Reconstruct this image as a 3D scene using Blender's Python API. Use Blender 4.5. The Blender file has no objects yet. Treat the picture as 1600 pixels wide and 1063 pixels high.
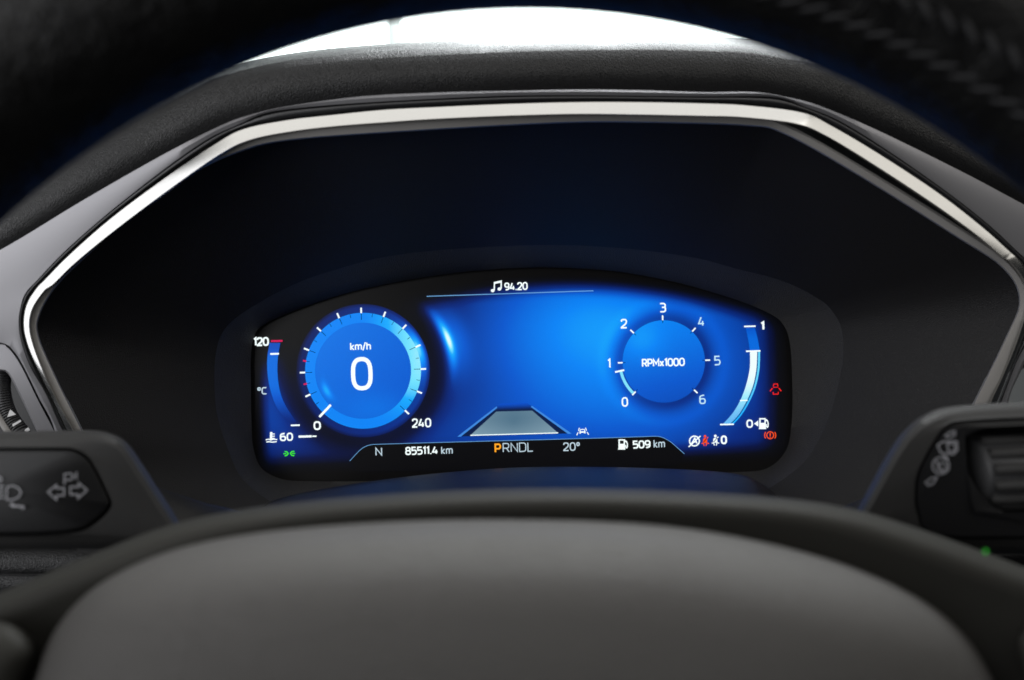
import bpy, math, random
from mathutils import Vector, Matrix
R = math.radians
sc = bpy.context.scene
random.seed(4)

# ------------------------------------------------------------------ camera
FPX, CX, CY, ROLL = 1000.0, 800.0, 531.5, R(1.7)     # focal length and centre in photograph pixels
CAMZ = 1.1
cd = bpy.data.cameras.new('camera')
cam = bpy.data.objects.new('camera', cd)
sc.collection.objects.link(cam)
cd.sensor_width = 36.0
cd.lens = 36.0 * FPX / 1600.0
cd.clip_start, cd.clip_end = 0.01, 60.0
ct, st = math.cos(ROLL), math.sin(ROLL)
cam.matrix_world = Matrix(((ct, st, 0, 0), (0, 0, -1, 0), (-st, ct, 0, CAMZ), (0, 0, 0, 1)))
cd.dof.use_dof = True
cd.dof.focus_distance = 0.312
cd.dof.aperture_fstop = 5.6
sc.camera = cam

# ------------------------------------------------------------------ world, lamps, exposure
w = bpy.data.worlds.new('World'); sc.world = w; w.use_nodes = True
w.node_tree.nodes['Background'].inputs[0].default_value = (0.86, 0.93, 1.0, 1)
w.node_tree.nodes['Background'].inputs[1].default_value = 0.02
sc.view_settings.view_transform = 'Standard'
sc.view_settings.look = 'None'
sc.view_settings.exposure = 0.0
sc.view_settings.gamma = 1.0
sc.cycles.use_denoising = True
sc.cycles.max_bounces = 4
sc.cycles.diffuse_bounces = 2

def lamp(name, loc, target, sx, sy, power, col=(1, 1, 1)):
    l = bpy.data.lights.new(name, 'AREA'); l.shape = 'RECTANGLE'
    l.size, l.size_y, l.energy, l.color = sx, sy, power, col
    o = bpy.data.objects.new(name, l); sc.collection.objects.link(o)
    o.location = loc
    o.rotation_euler = (Vector(target) - Vector(loc)).to_track_quat('-Z', 'Y').to_euler()
    return o
lamp('side_window_light', (-0.98, -0.35, CAMZ + 0.13), (0.05, 0.27, CAMZ), 1.3, 0.92, 9.5, (0.96, 0.97, 1.0))
lamp('roof_light', (-0.05, -0.20, CAMZ + 0.66), (-0.04, 0.12, CAMZ), 1.5, 0.6, 4.2, (1.0, 0.985, 0.955))
lamp('windscreen_light', (0.14, 0.50, CAMZ + 0.62), (0.03, 0.14, CAMZ - 0.04), 0.5, 0.35, 9.0, (0.95, 0.98, 1.0))
lamp('far_window_light', (0.95, -0.35, CAMZ + 0.50), (0.10, 0.24, CAMZ + 0.06), 0.9, 0.5, 1.9, (1.0, 0.965, 0.90))
lamp('wall_fill', (0.0, 1.2, CAMZ + 1.6), (0, 3.1, CAMZ + 0.9), 1.5, 0.8, 14, (0.96, 1.0, 1.0))  # added fill that brightens the wall behind the panels, not a fitting of the hall

# ------------------------------------------------------------------ helpers
def P(px, py, d):
    """photograph pixel at a distance d in front of the camera -> world point"""
    dx, dy = (px - CX) / FPX, (CY - py) / FPX
    return Vector(((dx * ct + dy * st) * d, d, CAMZ + (-dx * st + dy * ct) * d))
def mir(p, c=827.0):
    dx, dy = p[0] - c, CY - p[1]
    X, Z = -(dx * ct + dy * st), -dx * st + dy * ct
    return (c + X * ct - Z * st, CY - (X * st + Z * ct))
def cr(pts, n, closed=False):
    """Catmull-Rom through pts, n samples per span"""
    L = len(pts); out = []
    D = len(pts[0])
    for i in range(L if closed else L - 1):
        g = (lambda k: pts[k % L]) if closed else (lambda k: pts[max(0, min(L - 1, k))])
        a, b, c, d = g(i - 1), g(i), g(i + 1), g(i + 2)
        for k in range(n):
            t = k / n
            out.append(tuple(0.5 * (2 * b[j] + (c[j] - a[j]) * t + (2 * a[j] - 5 * b[j] + 4 * c[j] - d[j]) * t * t
                             + (3 * b[j] - a[j] - 3 * c[j] + d[j]) * t ** 3) for j in range(D)))
    if not closed: out.append(tuple(pts[-1]))
    return out
def offs(pts, o, closed=False):
    """2-D offset to the right-hand side of travel (image coordinates)"""
    n = len(pts); out = []
    for i in range(n):
        a = pts[(i - 1) % n] if closed or i > 0 else pts[i]
        b = pts[(i + 1) % n] if closed or i < n - 1 else pts[i]
        tx, ty = b[0] - a[0], b[1] - a[1]; l = math.hypot(tx, ty) or 1
        out.append((pts[i][0] - ty / l * o, pts[i][1] + tx / l * o))
    return out

def mesh(name, verts, faces, mat, parent=None, smooth=True, sharp=None):
    me = bpy.data.meshes.new(name)
    me.from_pydata([tuple(v) for v in verts], [], faces)
    me.materials.append(mat)
    if smooth: me.polygons.foreach_set('use_smooth', [True] * len(me.polygons))
    me.update()
    if smooth and sharp: me.set_sharp_from_angle(angle=R(sharp))
    o = bpy.data.objects.new(name, me); sc.collection.objects.link(o)
    if parent is not None:
        o.parent = parent
        if parent.type == 'EMPTY':
            o.matrix_parent_inverse = Matrix.Translation(parent.location).inverted()
    return o
def loft(name, curves, mat, parent, closed=False, cap=False, sharp=None):
    n = len(curves[0]); v = [p for c in curves for p in c]; f = []
    for r in range(len(curves) - 1):
        for i in range(n if closed else n - 1):
            j = (i + 1) % n
            f.append((r * n + i, r * n + j, (r + 1) * n + j, (r + 1) * n + i))
    if cap:
        c = sum((Vector(p) for p in curves[-1]), Vector()) / n
        v.append(c); k = len(v) - 1; b = (len(curves) - 1) * n
        f += [(b + i, b + (i + 1) % n, k) for i in range(n)]
    return mesh(name, v, f, mat, parent, True, sharp)
def sweep(name, path, rad, mat, parent, seg=12, closed=False, flat=1.0):
    """tube round a 3-D path; rad a number or list"""
    n = len(path); rings = []
    for i in range(n):
        a = path[(i - 1) % n] if closed or i > 0 else path[i]
        b = path[(i + 1) % n] if closed or i < n - 1 else path[i]
        t = (b - a).normalized()
        s = t.cross(Vector((0, 1, 0))).normalized(); u = s.cross(t).normalized()
        r = rad[i] if isinstance(rad, (list, tuple)) else rad
        rings.append([path[i] + s * math.cos(q) * r + u * math.sin(q) * r * flat for q in [2 * math.pi * k / seg for k in range(seg)]])
    v = [p for g in rings for p in g]; f = []
    for i in range(n if closed else n - 1):
        for k in range(seg):
            j = (i + 1) % n; l = (k + 1) % seg
            f.append((i * seg + k, j * seg + k, j * seg + l, i * seg + l))
    if not closed: f += [tuple(range(seg)), tuple((n - 1) * seg + k for k in reversed(range(seg)))]
    return mesh(name, v, f, mat, parent)
def thing(name, loc, label, cat, group=None):
    o = bpy.data.objects.new(name, None); sc.collection.objects.link(o)
    o.location = loc; o.empty_display_size = 0.02
    tag(o, label, cat, group); return o
def tag(o, label, cat=None, group=None):
    o['label'] = label
    if cat: o['category'] = cat
    if group: o['group'] = group
def px3(pts, d):
    """2-D pixel curve -> 3-D at depth d (number, or function of pixel)"""
    return [P(x, y, d(x, y) if callable(d) else d) for x, y in pts]

# ------------------------------------------------------------------ materials
def srgb(c):
    return tuple((v / 255 / 12.92 if v / 255 <= 0.04045 else ((v / 255 + 0.055) / 1.055) ** 2.4) for v in c)
class E:
    """tiny expression builder over math nodes"""
    def __init__(s, nt, sock): s.nt, s.s = nt, sock
    def op(s, kind, *a):
        n = s.nt.nodes.new('ShaderNodeMath'); n.operation = kind
        for i, x in enumerate((s,) + a):
            if isinstance(x, E): s.nt.links.new(x.s, n.inputs[i])
            else: n.inputs[i].default_value = x
        return E(s.nt, n.outputs[0])
    def __add__(s, o): return s.op('ADD', o)
    __radd__ = __add__
    def __sub__(s, o): return s.op('SUBTRACT', o)
    def __rsub__(s, o): return (s * -1) + o
    def __mul__(s, o): return s.op('MULTIPLY', o)
    __rmul__ = __mul__
    def __truediv__(s, o): return s.op('DIVIDE', o)
    def sq(s): return s * s
    def exp(s): return s.op('EXPONENT')
    def sqrt(s): return s.op('SQRT')
    def max(s, o): return s.op('MAXIMUM', o)
    def min(s, o): return s.op('MINIMUM', o)
    def sm(s, a, b):
        n = s.nt.nodes.new('ShaderNodeMapRange'); n.interpolation_type = 'SMOOTHSTEP'
        s.nt.links.new(s.s, n.inputs[0])
        n.inputs[1].default_value, n.inputs[2].default_value = a, b
        return E(s.nt, n.outputs[0])
    def gauss(s, c, wd): return (((s - c) / wd).sq() * -1).exp()

def pbr(name, col, rough=0.5, metal=0.0, spec=0.5, grain=0.0, gscale=900, wrinkle=0.0, wscale=60, rvar=0.0, cvar=0.0, coat=0.0):
    m = bpy.data.materials.new(name); m.use_nodes = True
    nt = m.node_tree; b = nt.nodes['Principled BSDF']
    b.inputs['Base Color'].default_value = (*col, 1)
    b.inputs['Roughness'].default_value = rough
    b.inputs['Metallic'].default_value = metal
    b.inputs['Specular IOR Level'].default_value = spec
    b.inputs['Coat Weight'].default_value = coat
    tc = nt.nodes.new('ShaderNodeTexCoord')
    last = None
    if grain:
        vo = nt.nodes.new('ShaderNodeTexVoronoi'); vo.feature = 'DISTANCE_TO_EDGE'; vo.inputs['Scale'].default_value = gscale
        no = nt.nodes.new('ShaderNodeTexNoise'); no.inputs['Scale'].default_value = gscale * 0.4; no.inputs['Detail'].default_value = 3
        va = nt.nodes.new('ShaderNodeVectorMath'); va.operation = 'MULTIPLY_ADD'
        va.inputs[1].default_value = (0.0012,) * 3
        nt.links.new(tc.outputs['Object'], no.inputs['Vector']); nt.links.new(no.outputs['Color'], va.inputs[0])
        nt.links.new(tc.outputs['Object'], va.inputs[2]); nt.links.new(va.outputs[0], vo.inputs['Vector'])
        mr = nt.nodes.new('ShaderNodeMapRange'); mr.inputs[2].default_value = 0.35
        nt.links.new(vo.outputs['Distance'], mr.inputs[0])
        bp = nt.nodes.new('ShaderNodeBump'); bp.inputs['Strength'].default_value = grain; bp.inputs['Distance'].default_value = 0.0006
        nt.links.new(mr.outputs[0], bp.inputs['Height']); last = bp
    if wrinkle:
        no = nt.nodes.new('ShaderNodeTexNoise'); no.inputs['Scale'].default_value = wscale; no.inputs['Detail'].default_value = 4
        nt.links.new(tc.outputs['Object'], no.inputs['Vector'])
        bp = nt.nodes.new('ShaderNodeBump'); bp.inputs['Strength'].default_value = wrinkle; bp.inputs['Distance'].default_value = 0.004
        nt.links.new(no.outputs['Fac'], bp.inputs['Height'])
        if last: nt.links.new(last.outputs[0], bp.inputs['Normal'])
        last = bp
    if last: nt.links.new(last.outputs[0], b.inputs['Normal'])
    if rvar or cvar:
        no = nt.nodes.new('ShaderNodeTexNoise'); no.inputs['Scale'].default_value = 55; no.inputs['Detail'].default_value = 6
        nt.links.new(tc.outputs['Object'], no.inputs['Vector'])
        if rvar:
            mr = nt.nodes.new('ShaderNodeMapRange'); mr.inputs[1].default_value, mr.inputs[2].default_value = 0.3, 0.7
            mr.inputs[3].default_value, mr.inputs[4].default_value = rough - rvar, rough + rvar
            nt.links.new(no.outputs['Fac'], mr.inputs[0]); nt.links.new(mr.outputs[0], b.inputs['Roughness'])
    return m
def glow(name, col, s=1.0):
    m = bpy.data.materials.new(name); m.use_nodes = True
    nt = m.node_tree; nt.nodes.clear()
    e = nt.nodes.new('ShaderNodeEmission'); o = nt.nodes.new('ShaderNodeOutputMaterial')
    e.inputs[0].default_value = (*srgb(col), 1); e.inputs[1].default_value = s
    nt.links.new(e.outputs[0], o.inputs[0])
    m.cycles.emission_sampling = 'AUTO' if s > 2 else 'NONE'
    return m

M = {}
M['leather'] = pbr('grained_leather', (0.0095, 0.0095, 0.010), 0.46, spec=0.4, grain=0.38, gscale=1150, rvar=0.05)
M['soft'] = pbr('soft_touch_plastic', (0.084, 0.080, 0.076), 0.60, spec=0.35, grain=0.4, gscale=1300, rvar=0.04)
M['carrier'] = pbr('wheel_plastic', (0.034, 0.033, 0.029), 0.65, spec=0.2, grain=0.1, gscale=2600)
M['rim'] = pbr('rim_leather', (0.006, 0.006, 0.006), 0.5, spec=0.2, grain=0.35, gscale=600, wrinkle=0.45, wscale=110)
M['satin'] = pbr('satin_silver', (0.31, 0.305, 0.32), 0.48, metal=0.6, grain=0.03, gscale=5000)
M['dark_satin'] = pbr('satin_dark', (0.035, 0.035, 0.038), 0.35, rvar=0.05)
M['lip'] = pbr('lip_plastic', (0.36, 0.345, 0.33), 0.5, grain=0.05, gscale=4000)
M['chrome'] = pbr('brushed_chrome', (0.50, 0.495, 0.48), 0.18, metal=1.0, rvar=0.03)
M['liner'] = pbr('liner_plastic', (0.019, 0.018, 0.018), 0.48, spec=0.26, grain=0.25, gscale=1500)
M['surround'] = pbr('surround_plastic', (0.056, 0.054, 0.051), 0.55, spec=0.25, grain=0.5, gscale=1100)
M['stalk'] = pbr('stalk_plastic', (0.032, 0.031, 0.030), 0.55, spec=0.4, grain=0.2, gscale=2600, rvar=0.05)
M['stalk_face'] = pbr('stalk_face_plastic', (0.011, 0.011, 0.012), 0.5, spec=0.35, grain=0.12, gscale=2600)
M['black'] = pbr('black_plastic', (0.008, 0.008, 0.009), 0.45)
M['print'] = pbr('printed_white', (0.42, 0.42, 0.45), 0.6)
M['mark'] = pbr('white_mark', (0.78, 0.78, 0.78), 0.5)
M['rubber'] = pbr('ribbed_rubber', (0.05, 0.05, 0.052), 0.5)
M['wall'] = pbr('white_wall', (0.8, 0.81, 0.8), 0.8)

# ------------------------------------------------------------------ setting: bright hall beyond the windscreen
HY = 3.1
a, b = P(-4000, -1500, HY), P(5600, 900, HY)
o = mesh('wall', [(a.x, HY, b.z), (b.x, HY, b.z), (b.x, HY, a.z), (a.x, HY, a.z)], [(0, 1, 2, 3)], M['wall'], smooth=False)
o['kind'] = 'structure'
M['panel'] = glow('panel_light', (246, 255, 255), 5.0)
def box(name, lo, hi, mat, parent=None):
    x0, y0, z0 = lo; x1, y1, z1 = hi
    v = [(x0, y0, z0), (x1, y0, z0), (x1, y1, z0), (x0, y1, z0), (x0, y0, z1), (x1, y0, z1), (x1, y1, z1), (x0, y1, z1)]
    return mesh(name, v, [(0, 3, 2, 1), (4, 5, 6, 7), (0, 1, 5, 4), (1, 2, 6, 5), (2, 3, 7, 6), (3, 0, 4, 7)], mat, parent, False)
for x0, x1, lab in ((150, 427, 'small bright light panel farthest left beyond the dark hood'),
                    (436, 594, 'bright light panel left of the pale vertical gap, beyond the windscreen'),
                    (631, 1096, 'widest bright white light panel beyond the windscreen, in the middle'),
                    (1103, 1420, 'bright light panel at the right end, partly behind the steering wheel rim')):
    d = 3.0
    p, q = P(x0, 190, d), P(x1, -260, d)
    t = thing('light_panel', ((p.x + q.x) / 2, d, p.z), lab, 'light panel', 'light panels beyond the windscreen')
    box('diffuser', (p.x + 0.004, d, p.z), (q.x - 0.004, d + 0.04, q.z), M['panel'], t)
    box('casing', (p.x + 0.003, d + 0.042, p.z), (q.x - 0.003, d + 0.08, q.z), M['wall'], t)

# windscreen: a raked pane
m = bpy.data.materials.new('windscreen_glass'); m.use_nodes = True
nt = m.node_tree; nt.nodes.clear()
tr, gl, mx, out = (nt.nodes.new(k) for k in ('ShaderNodeBsdfTransparent', 'ShaderNodeBsdfGlossy', 'ShaderNodeMixShader', 'ShaderNodeOutputMaterial'))
tr.inputs[0].default_value = (0.93, 0.97, 0.96, 1); gl.inputs[1].default_value = 0.02; mx.inputs[0].default_value = 0.05
nt.links.new(tr.outputs[0], mx.inputs[1]); nt.links.new(gl.outputs[0], mx.inputs[2]); nt.links.new(mx.outputs[0], out.inputs[0])
g = []
for k in range(13):
    X = -0.72 + 1.44 * k / 12; cv = 0.10 * (X / 0.72) ** 2
    g.append([Vector((X, 1.05 - cv - 0.62 * r / 6, CAMZ - 0.02 + 0.42 * r / 6)) for r in range(7)])
o = loft('windscreen', g, m, None)
tag(o, 'raked clear windscreen glass above the dark leather hood', 'windscreen')

# ------------------------------------------------------------------ dashboard
dash = thing('dashboard', P(820, 900, 0.30), 'dark leather dashboard hood with silver trim and chrome strip round the display', 'dashboard')
N = 7
def rake(base):                                     # the hood leans over the display: top nearer than bottom
    return lambda x, y: base + 0.022 * (y - 170) / 500
def span(l, top, ml):                               # left part, top part, then the mirrored left part
    return l + top + [mir(p) for p in reversed(l[:ml] if ml else l)]
# hood
hood = span([(-420, 560), (-150, 402), (0, 312), (173, 199), (303, 127), (345, 108), (450, 84)],
            [(600, 69), (787, 60), (900, 57), (1000, 56), (1100, 58)], None)
trim_o = span([(-420, 600), (-150, 465), (0, 390), (130, 312), (260, 238), (346, 195), (450, 165)],
              [(562, 150), (675, 144), (787, 141), (900, 139), (1100, 143)], None)
hc, tc_ = cr(hood, N), cr(trim_o, N)
H1 = px3(hc, rake(0.292))
H0 = [p + Vector((0, 0.22, -0.045 + 0)) for p in H1]
Hm = [p + Vector((0, 0.05, -0.001)) for p in H1]
H15 = px3(offs(hc, 4), rake(0.277)); H2 = px3(offs(hc, 11), rake(0.2675)); H3 = px3(offs(hc, 22), rake(0.2615))
mid = [((p[0] + q[0]) / 2, (p[1] + q[1]) / 2) for p, q in zip(hc, tc_)]
H4 = px3(offs(mid, 4), rake(0.2595)); H5 = px3(tc_, rake(0.2585)); H6 = px3(offs(tc_, 3), rake(0.262))
loft('leather_hood', [H0, Hm, H1, H15, H2, H3, H4, H5, H6], M['leather'], dash)
# satin trim, between leather and chrome; its lower left lies along the seam of the vent panel
pairs = [((98, 740), (130, 740)), ((84, 668), (95, 668)), ((61, 622), (71, 615)), ((39, 577), (48, 575)), ((23, 551), (34, 537)), ((3, 536), (29, 503)),
         ((-60, 528), (34, 472)), ((-150, 500), (42, 455)), ((-152, 467), (58, 438)), ((0, 391), (102, 392)), ((130, 313), (168, 334)), ((260, 239), (252, 268)), ((346, 196), (322, 219)),
         ((390, 180), (372, 195)), ((450, 166), (424, 175))]
midp = [((562, 151), (520, 164)), ((675, 145), (650, 156)), ((787, 142), (787, 150)), ((900, 140), (900, 149)), ((1000, 141), (1000, 150)), ((1100, 144), (1100, 151))]
full = pairs + midp + [(mir(a), mir(b)) for a, b in reversed(pairs)]
A, B = cr([p[0] for p in full], 8), cr([p[1] for p in full], 8)
At, Bt = px3(A, rake(0.2550)), px3(B, rake(0.2545))
mids = [(p + q) / 2 + Vector((0, -0.0008, 0)) for p, q in zip(At, Bt)]
loft('satin_trim', [px3(A, rake(0.2595)), At, mids, Bt, px3(B, rake(0.258))], M['satin'], dash, sharp=40)
# chrome strip with its two notches, the dark ridge outside it and the lip inside it
ch_l = [((135, 740), (147, 740)), ((101, 668), (112, 670)), ((83, 629), (91, 631)), ((58, 577), (67, 581)), ((42, 538), (50, 536)), ((36, 507), (45, 506)), ((41, 476), (51, 480)),
        ((58, 449), (68, 455)), ((66, 441), (77, 448)), ((72, 435), (85, 442)), ((108, 399), (119, 409)), ((173, 342), (184, 356)), ((260, 277), (271, 291)), ((337, 225), (345, 240)), ((381, 202), (392, 218)), ((450, 188), (457, 205))]
ch_t = [((520, 180), (525, 197)), ((600, 172), (602, 191)), ((675, 168), (676, 186)), ((787, 163), (787, 181)), ((900, 160), (900, 178)), ((1000, 160), (1000, 179)), ((1100, 162), (1098, 181)), ((1165, 165), (1160, 183))]
ch = ch_l + ch_t + [(mir(a), mir(b)) for a, b in reversed(ch_l[:-1])]
CO, CI = cr([p[0] for p in ch], 6), cr([p[1] for p in ch], 6)
c0 = px3(CO, rake(0.2520))
c1 = [P(i_[0], i_[1], rake(0.2520)(*i_) - (0.42 + 0.10 * min(1, max(0, (i_[1] - 430) / 120))) * 0.00025 * math.dist(o_, i_)) for o_, i_ in zip(CO, CI)]
cm = [p * 0.5 + q * 0.5 + Vector((0, -0.00008, 0)) for p, q in zip(c0, c1)]
back = [p + Vector((0, 0.004, 0)) for p in c0]; bk2 = [p + Vector((0, 0.0014, 0)) for p in c1]
loft('chrome_strip', [back, c0, cm, c1, bk2], M['chrome'], dash, sharp=35)
rid_i = offs(CO, -0.8)
rid_o = B
nr = len(CO)
def resamp(c, n):
    L = [0]
    for i in range(1, len(c)): L.append(L[-1] + math.dist(c[i], c[i - 1]))
    out = []; k = 0
    for i in range(n):
        s = L[-1] * i / (n - 1)
        while k < len(c) - 2 and L[k + 1] < s: k += 1
        t = (s - L[k]) / max(1e-9, L[k + 1] - L[k]); out.append(tuple(a + (b - a) * t for a, b in zip(c[k], c[k + 1])))
    return out
ro, ri = resamp(B, 150), resamp(rid_i, 150)
rm = [((p[0] + q[0]) / 2, (p[1] + q[1]) / 2) for p, q in zip(ro, ri)]
loft('ridge', [px3(ro, rake(0.2575)), px3(rm, rake(0.2515)), px3(ri, rake(0.2555))], M['dark_satin'], dash)
lip = [(128, 675), (87, 592), (59, 526), (61, 490), (87, 446), (130, 403), (216, 327), (303, 269), (368, 238), (450, 218), (650, 203), (870, 191), (1000, 190), (1165, 195),
       (1226, 208), (1339, 271), (1489, 365), (1569, 419), (1594, 470), (1572, 530), (1518, 640), (1470, 740), (1350, 860), (1280, 880), (1100, 905), (800, 930), (520, 915), (370, 902), (280, 890), (165, 760)]
chl = [(118, 690), (69, 588), (46, 536), (47, 492), (76, 450), (119, 411), (205, 337), (296, 276), (364, 230), (455, 206), (650, 188), (870, 179), (1000, 180), (1165, 184),
       (1228, 197), (1345, 262), (1500, 358), (1576, 412), (1606, 466), (1592, 530), (1545, 632), (1495, 760), (1380, 890), (1290, 910), (1110, 935), (800, 960), (500, 945), (350, 933), (250, 920), (150, 780)]
crease = [(352, 690), (338, 640), (335, 590), (337, 555), (345, 525), (365, 500), (410, 470), (470, 440), (530, 420), (600, 402), (700, 390), (850, 383), (970, 388), (1080, 402),
          (1150, 420), (1225, 440), (1280, 468), (1303, 490), (1316, 520), (1316, 570), (1296, 650), (1256, 722), (1180, 775), (1120, 790), (1020, 803), (820, 815), (620, 811), (510, 803), (440, 792), (380, 750)]
scr = [(396, 700), (393, 660), (392, 600), (392, 560), (396, 530), (412, 508), (470, 482), (540, 459), (600, 445), (680, 431), (760, 422), (850, 418), (960, 424), (1050, 440),
       (1110, 456), (1160, 472), (1200, 489), (1222, 505), (1234, 535), (1238, 600), (1237, 660), (1228, 704), (1198, 732), (1150, 738), (1020, 743), (820, 749), (620, 752), (490, 752), (442, 749), (409, 732)]
LP, CL, KR, SO = (cr(k, 8, True) for k in (lip, chl, crease, scr))
loft('lip', [px3(offs(CL, -3, True), rake(0.2532)), px3(offs(CL, 1, True), rake(0.2522)), px3(LP, rake(0.2530)), px3(offs(LP, 1.5, True), rake(0.2545)), px3(offs(LP, 2, True), rake(0.2640))], M['lip'], dash, closed=True, sharp=40)
L0 = px3(offs(LP, 2.5, True), rake(0.2635)); L9 = px3(KR, 0.326)
rows = [L0] + [[p.lerp(q, t) for p, q in zip(L0, L9)] for t in (0.25, 0.5, 0.75)] + [L9]
loft('binnacle_liner', rows, M['liner'], dash, closed=True)
loft('screen_surround', [px3(KR, 0.3262), px3(offs(KR, 3, True), 0.3275), [p.lerp(q, 0.5) for p, q in zip(px3(KR, 0.328), px3(SO, 0.3455))], px3(SO, 0.3455), px3(SO, 0.352)], M['surround'], dash, closed=True, sharp=50)
# vent panel with its opening, and the thumbwheel inside
seam = [(-160, 515), (-60, 533), (0, 538), (11, 543), (22, 555), (37, 580), (59, 625), (82, 669), (96, 700)]
hole = [(-160, 560), (-60, 572), (0, 577), (12, 581), (19, 590), (27, 605), (40, 631), (58, 669), (72, 700)]
Sm, Hl = cr(seam, 6), cr(hole, 6)
loft('vent_panel', [px3(Sm, rake(0.263)), px3(Sm, rake(0.2562)), px3(Hl, rake(0.2560)), px3(offs(Hl, 2), rake(0.2575)), px3(offs(Hl, 3), rake(0.285))], M['satin'], dash, sharp=35)
mesh('vent_recess', px3([(-170, 530), (100, 570), (110, 760), (-170, 760)], 0.297), [(0, 1, 2, 3)], M['black'], dash)
path = [P(x, y, 0.283) for x, y in cr([(2, 570), (6, 590), (6, 610), (11, 634), (21, 655), (36, 675), (56, 700)], 6)]
tw = sweep('thumbwheel', path, 0.0026, M['rubber'], dash, 14)
sweep('wheel_rim', [P(x, y, 0.2815) for x, y in cr([(-16, 590), (-12, 612), (-6, 638), (3, 657), (18, 680), (36, 705)], 6)], 0.0016, M['lip'], tw, 10)
for i, s in enumerate(range(3, 34, 1)):
    a, b = path[s], path[min(s + 1, len(path) - 1)]
    t = (b - a).normalized(); n_ = Vector((-t.z, 0, t.x))
    arc = [a + n_ * math.cos(q) * 0.0029 + Vector((0, -1, 0)) * math.sin(q) * 0.0029 for q in [math.pi * k / 7 for k in range(8)]]
    sweep('rib', arc, 0.00038, M['rubber'], tw, 5)
def onwheel(pts): return [P(x, y, 0.2792) for x, y in pts]
mesh('arrow_mark', onwheel([(11, 652), (16, 640), (25, 648)]), [(0, 1, 2)], M['mark'], tw, False)
mesh('bar_mark', onwheel([(19, 663), (32, 656), (33, 659), (20, 667)]), [(0, 1, 2, 3)], M['mark'], tw, False)
mesh('bar_mark', onwheel([(38, 672), (44, 668), (47, 672), (41, 676)]), [(0, 1, 2, 3)], M['mark'], tw, False)
# padded knee panels below the stalks
for nm, pts in (('knee_pad', [(-320, 838), (-160, 842), (0, 845), (110, 846), (145, 848), (166, 853), (178, 861)]), ('knee_pad', [mir(p) for p in reversed([(-320, 838), (-160, 842), (0, 845), (110, 846), (145, 848), (166, 853), (178, 861)])])):
    c = cr(pts, 6)
    def dn(k, d): return [P(x, y + k, d) for x, y in c]
    loft(nm, [dn(2, 0.32), dn(0, 0.295), dn(3, 0.283), dn(10, 0.274), dn(22, 0.2695), dn(40, 0.268), dn(51, 0.2685), dn(54, 0.2715), dn(56, 0.2685), dn(75, 0.269), dn(130, 0.28), dn(260, 0.31)], M['leather'], dash)

# ------------------------------------------------------------------ instrument display
DS = 0.348
OC = P(817, 575, DS)
disp = thing('instrument_display', OC, 'lit blue digital instrument display showing speed, revs and fuel', 'display')
U = DS / FPX                                       # metres per pixel on the display plane
def S(px, py):                                      # pixel -> display units (pixels, unrolled, from its centre)
    p = P(px, py, DS) - OC
    return (p.x / U, p.z / U)
def W(u, v, layer): return Vector((OC.x + u * U, DS - 0.00012 * layer, OC.z + v * U))
LAYER = [3]
def flat(name, polys, mat, parent, layer=4, uv=True):
    """flat printed shapes on the display; polys: list of (verts, faces) in display units"""
    v, f = [], []
    for vs, fs in polys:
        b = len(v); v += [W(x, y, layer) for x, y in vs]; f += [tuple(b + i for i in q) for q in fs]
    o = bpy.data.objects.new(name, bpy.data.meshes.new(name))
    o.data.from_pydata([tuple((p - OC) * 1.0) for p in v], [], f); o.data.materials.append(mat)
    sc.collection.objects.link(o); o.parent = parent
    return o
def poly(pts): return (list(pts), [tuple(range(len(pts)))])
def ring(c, r0, r1, a0=0, a1=360, n=96):
    vs, fs = [], []
    for i in range(n + 1):
        q = R(a0 + (a1 - a0) * i / n)
        vs += [(c[0] + r0 * math.cos(q), c[1] + r0 * math.sin(q)), (c[0] + r1 * math.cos(q), c[1] + r1 * math.sin(q))]
    for i in range(n): fs.append((2 * i, 2 * i + 1, 2 * i + 3, 2 * i + 2))
    return vs, fs
def disc(c, r, n=72): return poly([(c[0] + r * math.cos(R(360 * i / n)), c[1] + r * math.sin(R(360 * i / n))) for i in range(n)])
def ribbon(pts, t, closed=False):
    n = len(pts); vs = []; fs = []
    for i in range(n):
        p = pts[i]
        a = pts[(i - 1) % n] if closed or i > 0 else None
        b = pts[(i + 1) % n] if closed or i < n - 1 else None
        d = []
        for q0, q1 in ((a, p), (p, b)):
            if q0 is not None and q1 is not None:
                l = math.dist(q0, q1) or 1; d.append(((q1[0] - q0[0]) / l, (q1[1] - q0[1]) / l))
        if len(d) == 1: nx, ny, k = -d[0][1], d[0][0], 1
        else:
            nx, ny = -(d[0][1] + d[1][1]), d[0][0] + d[1][0]; l = math.hypot(nx, ny) or 1; nx /= l; ny /= l
            k = 1 / max(0.45, nx * -d[0][1] + ny * d[0][0])
        vs += [(p[0] + nx * t / 2 * k, p[1] + ny * t / 2 * k), (p[0] - nx * t / 2 * k, p[1] - ny * t / 2 * k)]
    for i in range(n if closed else n - 1):
        j = (i + 1) % n; fs.append((2 * i, 2 * i + 1, 2 * j + 1, 2 * j))
    return vs, fs
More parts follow.
